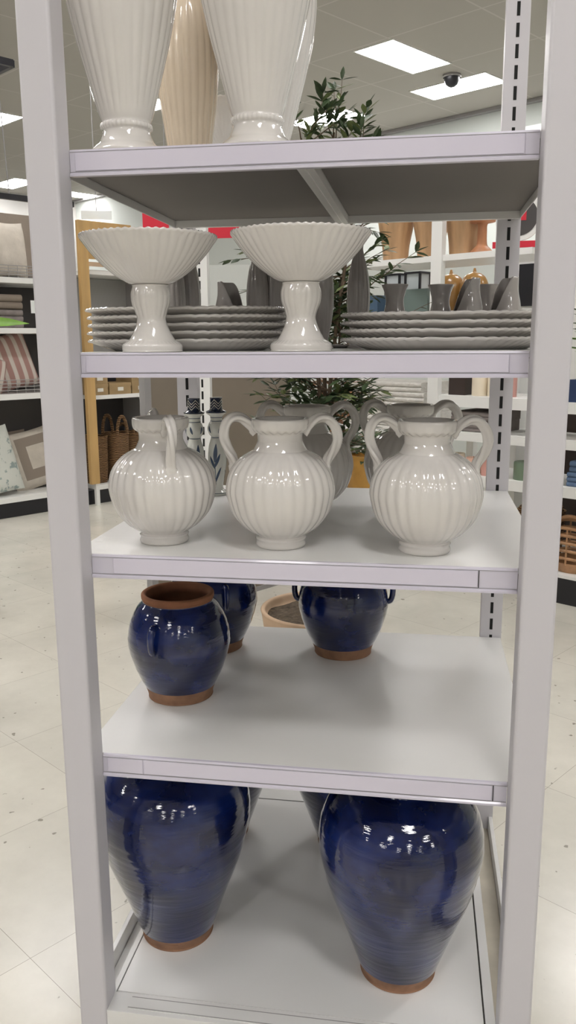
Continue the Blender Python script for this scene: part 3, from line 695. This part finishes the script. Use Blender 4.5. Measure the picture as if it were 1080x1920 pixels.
# floor plant whose bright leaf shows at the left
pt_ = thing('green_plant', 'broad-leaved green plant at the left photo edge, one leaf tip visible', 'plant', (-2.0, 2.9, 0))
b = MB(); b.lathe([(.001, 0), (.12, 0), (.15, .28), (.14, .28), (.12, .25), (.001, .25)], 32); b.build('pot', 'white', pt_, angle=40)
b = MB()
for k in range(14):
    a = k * 2.4; L = .45 + .1 * (k % 3); p = Vector((0, 0, .25)); top = Vector((-.17 * abs(cos(a)), .17 * sin(a), 1.35 + .12 * (k % 4)))
    b.tube([p, (p + top) / 2 + Vector((.03, 0, 0)), top], .006, 6, mi=0)
    d = Vector((-abs(cos(a)), sin(a), .35))
    if k == 0: d = Vector((1, .0, .04)); top = Vector((.0, 0, 1.80)); L = .48
    leaf(b, top, d, L, .036, Vector((0, -1, .4)) if k == 0 else Vector((0, 0, 1)))
b.build('leaves', 'lime', pt_, angle=180)
# bay two: kraft boxes and baskets
def kraft(wd, dp, h, loc, label):
    t = thing('kraft_box', label, 'box', loc, lang, 'kraft boxes')
    b = MB(); b.box(-wd / 2, wd / 2, 0, dp, 0, h * .7); b.build('body', 'kraft', t)
    b = MB(); b.box(-wd / 2 - .004, wd / 2 + .004, -.004, dp + .004, h * .7, h); b.build('lid', 'kraft', t)
    b = MB(); b.box(-.035, .035, -.006, -.0045, h * .3, h * .62); b.build('label_card', 'label', t); return t
kraft(.19, .3, .115, LP(1.22, .03, 1.1405), 'kraft storage box left of three piles, lower one')
kraft(.19, .3, .115, LP(1.22, .03, 1.256), 'kraft storage box left of three piles, upper one')
kraft(.27, .3, .12, LP(1.47, .03, 1.1405), 'wide kraft storage box alone in the middle')
kraft(.22, .3, .125, LP(1.73, .03, 1.1405), 'kraft storage box by the grey upright, lower one')
kraft(.22, .3, .115, LP(1.73, .03, 1.266), 'kraft storage box by the grey upright, upper one')
def wicker(wd, dp, h, loc, rz, label, handle=0.):
    t = thing('wicker_basket', label, 'basket', loc, rz, 'brown wicker baskets')
    b = MB(); rows = []
    for z, k in ((0, .86), (.03, .9), (h * .5, .98), (h * .95, 1.), (h, 1.03), (h, .95), (h * .5, .92), (.02, .8)):
        rows.append([((abs(cos(a)) ** .6) * (1 if cos(a) > 0 else -1) * wd / 2 * k, (abs(sin(a)) ** .6) * (1 if sin(a) > 0 else -1) * dp / 2 * k, z) for a in [2 * pi * i / 40 for i in range(40)]])
    b.grid(rows, True, cap0=True, cap1=True); b.build('body', 'wicker', t, angle=60)
    if handle:
        for sy in (-1, 1):
            b = MB(); b.tube([(wd * .28 * cos(a), sy * dp * .47, h - .02 + handle * sin(a)) for a in [pi * i / 14 for i in range(15)]], .018, 10); b.build('handle', 'wicker', t, angle=80)
    return t
wicker(.26, .34, .50, LP(1.22, .24, .2005), lang, 'brown wicker basket on the left of the bottom deck, beside the pine frame', .0)
wicker(.23, .30, .52, LP(1.475, .18, .2005), lang, 'brown wicker basket with raised loop handle in front', .20)
wicker(.26, .34, .50, LP(1.73, .26, .2005), lang, 'brown wicker basket right of the one with loop handle', .1)

# signs over there
def card(nm, w_, h_, material, c, rz, label, cat='sign', th=.01):
    b = MB(); b.box(-w_ / 2, w_ / 2, -th / 2, th / 2, 0, h_); return tag(b.build(nm, material, loc=c, rotz=rz), label, cat)

# suspended bar and cables
t = thing('suspended_track', 'black suspended frame on thin cables at the upper left edge', 'hanging track', LP(0, -.1, 0), lang)
b = MB()
for d in (0, .45): b.box(-1.2, .40, d - .02, d + .02, 4.10, 4.16)
for s in (.40, -.4): b.box(s - .02, s + .02, 0, .45, 4.10, 4.16)
b.build('track_frame', 'black', t)
for s in (.16, .29):
    b = MB(); b.tube([(s - .05, 0, 4.1), (s, .02, 3.02)], .006, 6, up=(1, 0, 0)); b.build('cable', 'grey', t)
for s in (-.3, .3):
    b = MB(); b.tube([(s, .2, 4.16), (s, .2, CEIL - .002)], .006, 6, up=(1, 0, 0)); b.build('ceiling_cable', 'grey', t)

# ------------------------------------------------------------------ right gondola
RA = Vector((1.607, 3.795, 0)); RT = Vector((.817, -.576, 0)).normalized(); RN = Vector((.576, .817, 0)).normalized(); rang = atan2(RT.y, RT.x)
def RP(s, d, z): return RA + RT * s + RN * d + Vector((0, 0, z))
rg = thing('white_gondola', 'white shelving run at right holding candles, throws and wooden vases', 'shelving', RA, rang)
b = MB(); b.box(-.50, 1.6, .0, .9, 0, .17); b.build('kick_plate', 'black', rg)
for s0, s1, z, th, dp in [(-.50, 1.6, .19, .02, .9), (-1.0, 1.6, .765, .07, .5), (-1.0, -.02, 1.305, .075, .5), (-.02, 1.6, 1.295, .07, .5), (-1.0, 1.6, 1.06, .06, .45), (-1.75, -.3, 2.245, .04, .5)]:
    b = MB(); b.box(s0, s1, 0, dp, z - th, z); b.build('shelf', 'white', rg)
b = MB(); b.box(-1.04, -.955, -.02, .03, 0, 3.0); b.build('front_post', 'white', rg)
b = MB(); b.box(-.40, -.34, .45, .50, 0, 2.6)
b.build('rear_post', 'white', rg)
b = MB(); b.box(-.45, 1.6, .88, .90, .19, 1.3); b.build('back_panel', 'brownbox', rg)
def pot_like(nm, pr, material, loc, label, cat, n=48, fn=None, group=None, rz=0, k=4):
    b = MB(); b.lathe(spline(pr, k), n, fn); return tag(b.build(nm, material, loc=loc, rotz=rz, angle=50), label, cat, group)
def rv(a, k, r, z): return r * (1 + .03 * (abs(cos(8 * a)) - .6)), z
pw = [(.001, 0), (.085, 0), (.09, .01), (.10, .12), (.125, .25), (.135, .33), (.12, .41), (.08, .46), (.07, .48), (.085, .50), (.075, .50), (.06, .47)]
pot_like('wooden_vase', pw, 'wood_turn', RP(-1.52, .22, 2.2455), 'carved wooden vase left of the white post, partly behind leaves', 'vase', 96, rv, 'wooden vases')
pot_like('wooden_vase', pw, 'wood_turn', RP(-1.24, .26, 2.2455), 'carved wooden vase immediately left of the white post', 'vase', 96, rv, 'wooden vases')
pot_like('wooden_vase', pw, 'wood_turn', RP(-.93, .20, 2.2455), 'carved wooden vase just right of the white post', 'vase', 96, rv, 'wooden vases')
pot_like('wooden_stand', [(.001, 0), (.070, 0), (.073, .015), (.055, .035), (.035, .06), (.031, .14), (.035, .19), (.075, .20), (.085, .21), (.085, .27), (.001, .27)], 'wood_dark', RP(-.745, .14, 2.2455), 'reddish turned wooden cake stand by the right slotted upright', 'stand')
# lower back shelf seen through shelf two
t2 = thing('display_counter', 'white low display counter behind the platters, under the wooden vases', 'counter', RP(-1.25, .55, 0), rang)
b = MB(); b.box(-1.1, .6, 0, .5, 1.84, 1.90); b.build('counter_top', 'white', t2)
for s in (-1.05, .55):
    b = MB(); b.box(s - .03, s + .03, .05, .25, 0, 1.84); b.build('leg', 'white', t2)
for s, l in ((-1.40, 'amber rounded ceramic lamp base, left of two beneath the wooden vases'), (-1.19, 'amber rounded ceramic lamp base, right of two beneath the wooden vases')):
    pot_like('amber_vase', [(.001, 0), (.06, 0), (.095, .04), (.112, .12), (.108, .19), (.085, .245), (.05, .275), (.02, .283), (.012, .30), (.008, .315), (.001, .316)], 'amber', RP(s, .78, 1.901), l, 'vase', 40, None, 'amber ceramics')
def lantern(loc, label):
    t = thing('lantern', label, 'lantern', loc, rang, 'black-framed lanterns'); b = MB()
    for x in (-.07, .07):
        for y in (-.07, .07): b.box(x - .008, x + .008, y - .008, y + .008, 0, .3)
    b.box(-.08, .08, -.08, .08, 0, .012); b.box(-.08, .08, -.08, .08, .3, .315); b.build('frame', 'black', t)
    b = MB(); b.box(-.066, .066, -.066, .066, .012, .3); b.build('pane', 'glass', t)
lantern(RP(-1.93, .80, 1.901), 'black-framed lantern by the tree leaves, left of two')
lantern(RP(-1.70, .76, 1.901), 'black-framed lantern by the white post, right of two')
card('box', .34, .17, 'teal', RP(-1.62, .60, 1.901), rang, 'grey-green flat box low behind the small flared vases', 'box', .12)
card('box', .2, .14, 'bluegrey', RP(-2.05, .62, 1.901), rang, 'dark blue box low beside the tree leaves', 'box', .12)
# candles and boxes
def candle(s, d, z, r, h, material, label):
    t = thing('pillar_candle', label, 'candle', RP(s, d, z), 0, 'candles')
    b = MB(); b.lathe([(.001, 0), (r * .97, 0), (r, .004), (r, h - .008), (r * .93, h), (r * .5, h - .006), (.001, h - .006)], 28); b.build('wax', material, t, angle=40)
    b = MB(); b.tube([(0, 0, h - .008), (0, 0, h + .008)], .0015, 6); b.build('wick', 'dark', t); return t
candle(-.70, .12, 1.3055, .058, .15, 'candle_cream', 'cream pillar candle left of two on the upper candle shelf')
candle(-.585, .12, 1.3055, .052, .16, 'candle_cream', 'cream pillar candle next to the pink one on the upper candle shelf')
candle(-.485, .13, 1.3055, .05, .16, 'candle_pink', 'pink pillar candle on the upper candle shelf beside the slotted upright')
candle(-.28, .14, 1.3055, .065, .16, 'candle_darkgreen', 'dark green pillar candle on the upper candle shelf, right of the slotted upright')
card('box', .13, .12, 'brownbox', RP(-.865, .14, 1.3055), rang, 'dark brown box left of the cream candles', 'box', .12)
card('box', .24, .14, 'navy', RP(.10, .10, 1.2955), rang, 'navy box on the right gondola, at the right photo edge', 'box', .12)
candle(-.86, .12, .7655, .052, .13, 'candle_cream', 'cream candle seen through the right vase handle')
candle(-.73, .12, .7655, .055, .11, 'candle_peach', 'peach candle right of the cream one, behind the vase handle')
candle(-.60, .10, .7655, .05, .12, 'candle_pink', 'pink candle by the left side of slotted upright on the middle shelf')
candle(-.33, .10, .7655, .07, .12, 'candle_green', 'sage green candle between slotted upright and front post')
candle(-.22, .22, .7655, .06, .15, 'candle_peach', 'pink-peach candle behind the sage green one')
def throw_(s, d, z, wd, h, material, label, cat='throw', lay=3): return folded('folded_throw', wd, .34, h, material, RP(s, d, z), rang, label, cat, lay, 'folded throws')
throw_(-.72, .05, 1.0605, .36, .075, 'grey_cloth', 'grey folded towel, lower of two under the candle shelf', 'towel')
throw_(-.71, .06, 1.136, .34, .06, 'grey_cloth', 'grey folded towel, upper of two under the candle shelf', 'towel', 2)
throw_(.12, .05, .7655, .24, .09, 'denim', 'blue folded cloth, lower of the pile at right edge', 'cloth')
throw_(.12, .06, .856, .22, .07, 'denim', 'blue folded cloth, upper of the pile at right edge', 'cloth', 2)
candle(.10, .14, 1.0605, .06, .11, 'candle_peach', 'beige candle on the narrow shelf at the right photo edge')
# rattan basket at lower right
t = thing('rattan_basket', 'rattan hoop basket on the lowest deck at the right photo edge', 'basket', RP(.02, .22, .1905), rang)
b = MB(); b.lathe([(.001, 0), (.15, 0), (.17, .06), (.172, .065), (.16, .065), (.001, .01)], 40); b.build('tray', 'rattan', t, angle=40)
for i in range(5):
    b = MB(); z = .09 + .05 * i; b.tube([(.165 * cos(a), .165 * sin(a), z + .008 * sin(3 * a)) for a in [2 * pi * k / 32 for k in range(33)]], .011, 8, up=(0, 0, 1)); b.build('hoop', 'rattan', t, angle=80)
b = MB(); b.tube([(.13 * cos(a), -.12, .24 + .13 * sin(a)) for a in [pi * k / 16 for k in range(17)]], .012, 8); b.build('handle', 'rattan', t, angle=80)
for a in (-.9, .0, .9, 2.2, 3.9):
    b = MB(); b.tube([(.168 * sin(a), -.168 * cos(a), .05), (.166 * sin(a), -.166 * cos(a), .30)], .007, 6, up=(1, 0, 0)); b.build('cane', 'rattan', t)
wicker(.30, .30, .34, RP(-.30, .30, .1905), rang, 'dark basket glimpsed below the green candle by the front post', .08)
# leafy plant at right edge
rp_ = thing('small_plant', 'dark and lime green plant at the right photo edge beside the rack post', 'plant', RP(.08, .15, 1.4355))
b = MB(); b.lathe([(.001, 0), (.05, 0), (.065, .10), (.06, .10), (.001, .09)], 24); b.build('pot', 'teal', rp_, angle=40)
b = MB(); b2 = MB()
for k in range(60):
    a = k * 2.4; p = Vector((.02 * cos(a), .02 * sin(a), .09)); top = Vector((.10 * cos(a) * (k % 5) / 4, .10 * sin(a) * (k % 5) / 4, .14 + .011 * (k % 34)))
    B = b2 if k % 34 < 12 else b
    leaf(B, top, Vector((cos(a), sin(a), .35)), .12, .026, Vector((0, 0, 1)))
    if k % 4 == 0: b.tube([p, top], .003, 5)
b.build('leaves', 'leaf', rp_); b2.build('lower_leaves', 'lime', rp_)

# white knit throws pile and mustard planter on a table behind the tree
tb = thing('display_table', 'white display table behind the tree carrying the ivory throws', 'table', (.72, 5.05, 0), rang)
b = MB(); b.box(-.75, .35, -.3, .3, .94, .99); b.build('table_top', 'white', tb)
for x in (-.7, .3):
    for y in (-.25, .25):
        b = MB(); b.box(x - .03, x + .03, y - .03, y + .03, 0, .94); b.build('leg', 'white', tb)
for i, nm in enumerate(('lowest', 'second', 'third', 'fourth', 'topmost')):
    folded('knit_throw', .82 - .03 * i, .40, .075, 'knit', tb.location + RT * (-.22 + .02 * (i % 2)) - RN * .2 + Vector((0, 0, .9905 + .0755 * i)), rang + .04 * (i % 3 - 1), 'ivory knit throw, %s in the pile behind the right vases' % (nm if i in (0, 4) else nm + ' from bottom'), 'throw', 2, 'ivory knit throws')
mp = thing('mustard_planter', 'mustard planter with dark leaves standing on the floor behind the third shelf', 'planter', (.345, 4.2, 0))
b = MB(); b.lathe([(.001, 0), (.12, 0), (.135, .02), (.135, .86), (.145, .88), (.145, .90), (.125, .90), (.12, .80), (.001, .80)], 40, lambda a, k, r, z: (r * (1 + .02 * cos(20 * a)), z)); b.build('pot', 'gold', mp, angle=40)
b = MB()
rnd = random.Random(5)
for k in range(70):
    a = rnd.uniform(0, 6.28); leaf(b, Vector((.08 * cos(a), .08 * sin(a), .88 + rnd.uniform(0, .14))), Vector((cos(a), sin(a), rnd.uniform(-.3, .9))), .11, .02, Vector((0, 0, 1)))
b.build('leaves', 'leaf', mp, smooth=False)
au = thing('autumn_branches', 'rust-coloured leafy arrangement in a taupe vase behind the green tree', 'floral arrangement', (.08, 4.5, 0))
b = MB(); b.lathe(spline([(.001, 0), (.12, 0), (.16, .25), (.13, .6), (.08, .85), (.10, .9), (.08, .9), (.06, .85)], 4), 32); b.build('vase', 'taupe_cloth', au, angle=60)
b = MB()
for k in range(140):
    a = rnd.uniform(0, 6.28); rr = rnd.uniform(0, .16); leaf(b, Vector((rr * cos(a), rr * sin(a), .95 + rnd.uniform(0, .62))), Vector((cos(a), sin(a), rnd.uniform(-.3, .9))), .10, .026, Vector((0, 0, 1)))
b.tube([(0, 0, .85), (0.01, 0, 1.5)], .012, 6); b.build('leaves', 'rust', au, smooth=False)

# far signage
def P3(p): return p
s1 = thing('round_sign', 'round white-rimmed sign with dark disc and red mark by the right post', 'sign', (1.46, 5.75, 0), radians(-10))
b = MB(); b.tube([(0, 0, 0.0), (0, 0, 2.6)], .02, 10); b.lathe([(.001, 0), (.16, 0), (.16, .02), (.001, .02)], 24); b.build('stand', 'white', s1, angle=40)
def disc(R, y0, y1, z, mi=0, n=40, cx=0):
    B = MB(); B.prism([(cx + R * cos(2 * pi * i / n), z + R * sin(2 * pi * i / n)) for i in range(n)], y0, y1, 'y', mi); return B
disc(.19, -.045, -.021, 2.66).build('rim', 'white', s1, angle=40)
disc(.15, -.05, -.045, 2.66).build('disc', 'charcoal', s1, angle=40)
b = MB(); b.box(-.09, -.03, -.054, -.05, 2.60, 2.70); b.box(-.02, .06, -.054, -.05, 2.63, 2.76); b.build('red_mark', 'red', s1)
b = MB(); b.box(-.2, .2, -.05, -.02, 2.42, 2.47); b.build('red_bar', 'red', s1)
cb = thing('white_cabinet', 'white fixture with a tall black screen seen right of the slotted upright', 'fixture', (1.85, 6.3, 0), rang)
b = MB(); b.box(-.6, .6, 0, .5, 0, 2.5); b.build('body', 'white', cb)
b = MB(); b.box(-.36, -.16, -.03, 0, 1.98, 2.35); b.build('screen', 'black', cb)
rs = thing('red_banner', 'red hanging banner left, seen under the top shelf behind left bowl', 'banner', (-1.90, 6.6, 0), 0)
b = MB(); b.box(-.12, .14, -.01, .01, 2.66, 3.02); b.build('cloth', 'red', rs)
b = MB(); b.tube([(-.1, 0, 3.02), (-.1, 0, CEIL - .002)], .004, 6, up=(1, 0, 0)); b.tube([(.12, 0, 3.02), (.12, 0, CEIL - .002)], .004, 6, up=(1, 0, 0)); b.build('cable', 'grey', rs)
rs2 = thing('red_banner', 'red hanging banner right, seen between the two pedestal bowls', 'banner', (-1.25, 6.6, 0), 0)
b = MB(); b.box(-.22, .20, -.01, .01, 2.66, 3.02); b.build('cloth', 'red', rs2)
b = MB(); b.tube([(-.1, 0, 3.02), (-.1, 0, CEIL - .002)], .004, 6, up=(1, 0, 0)); b.tube([(.12, 0, 3.02), (.12, 0, CEIL - .002)], .004, 6, up=(1, 0, 0)); b.build('cable', 'grey', rs2)
t = thing('hanging_sign', 'white hanging card sign above the pine frame at left', 'sign', (-2.55, 6.75, 0), .3)
b = MB(); b.box(-.15, .15, -.01, .01, 2.89, 2.97); b.build('card', 'cardwhite', t)
b = MB(); b.tube([(0, 0, 2.97), (0, 0, CEIL - .002)], .004, 6, up=(1, 0, 0)); b.build('cable', 'grey', t)
# tall white fixture wall behind left half (lit)
fw = thing('white_divider', 'pale grey-green divider wall behind the second shelf, middle left', 'divider', (-1.2, 8.2, 0), radians(6))
b = MB(); b.box(-.9, 3.2, 0, .12, .0, 2.55); b.build('panel', 'wallw', fw)
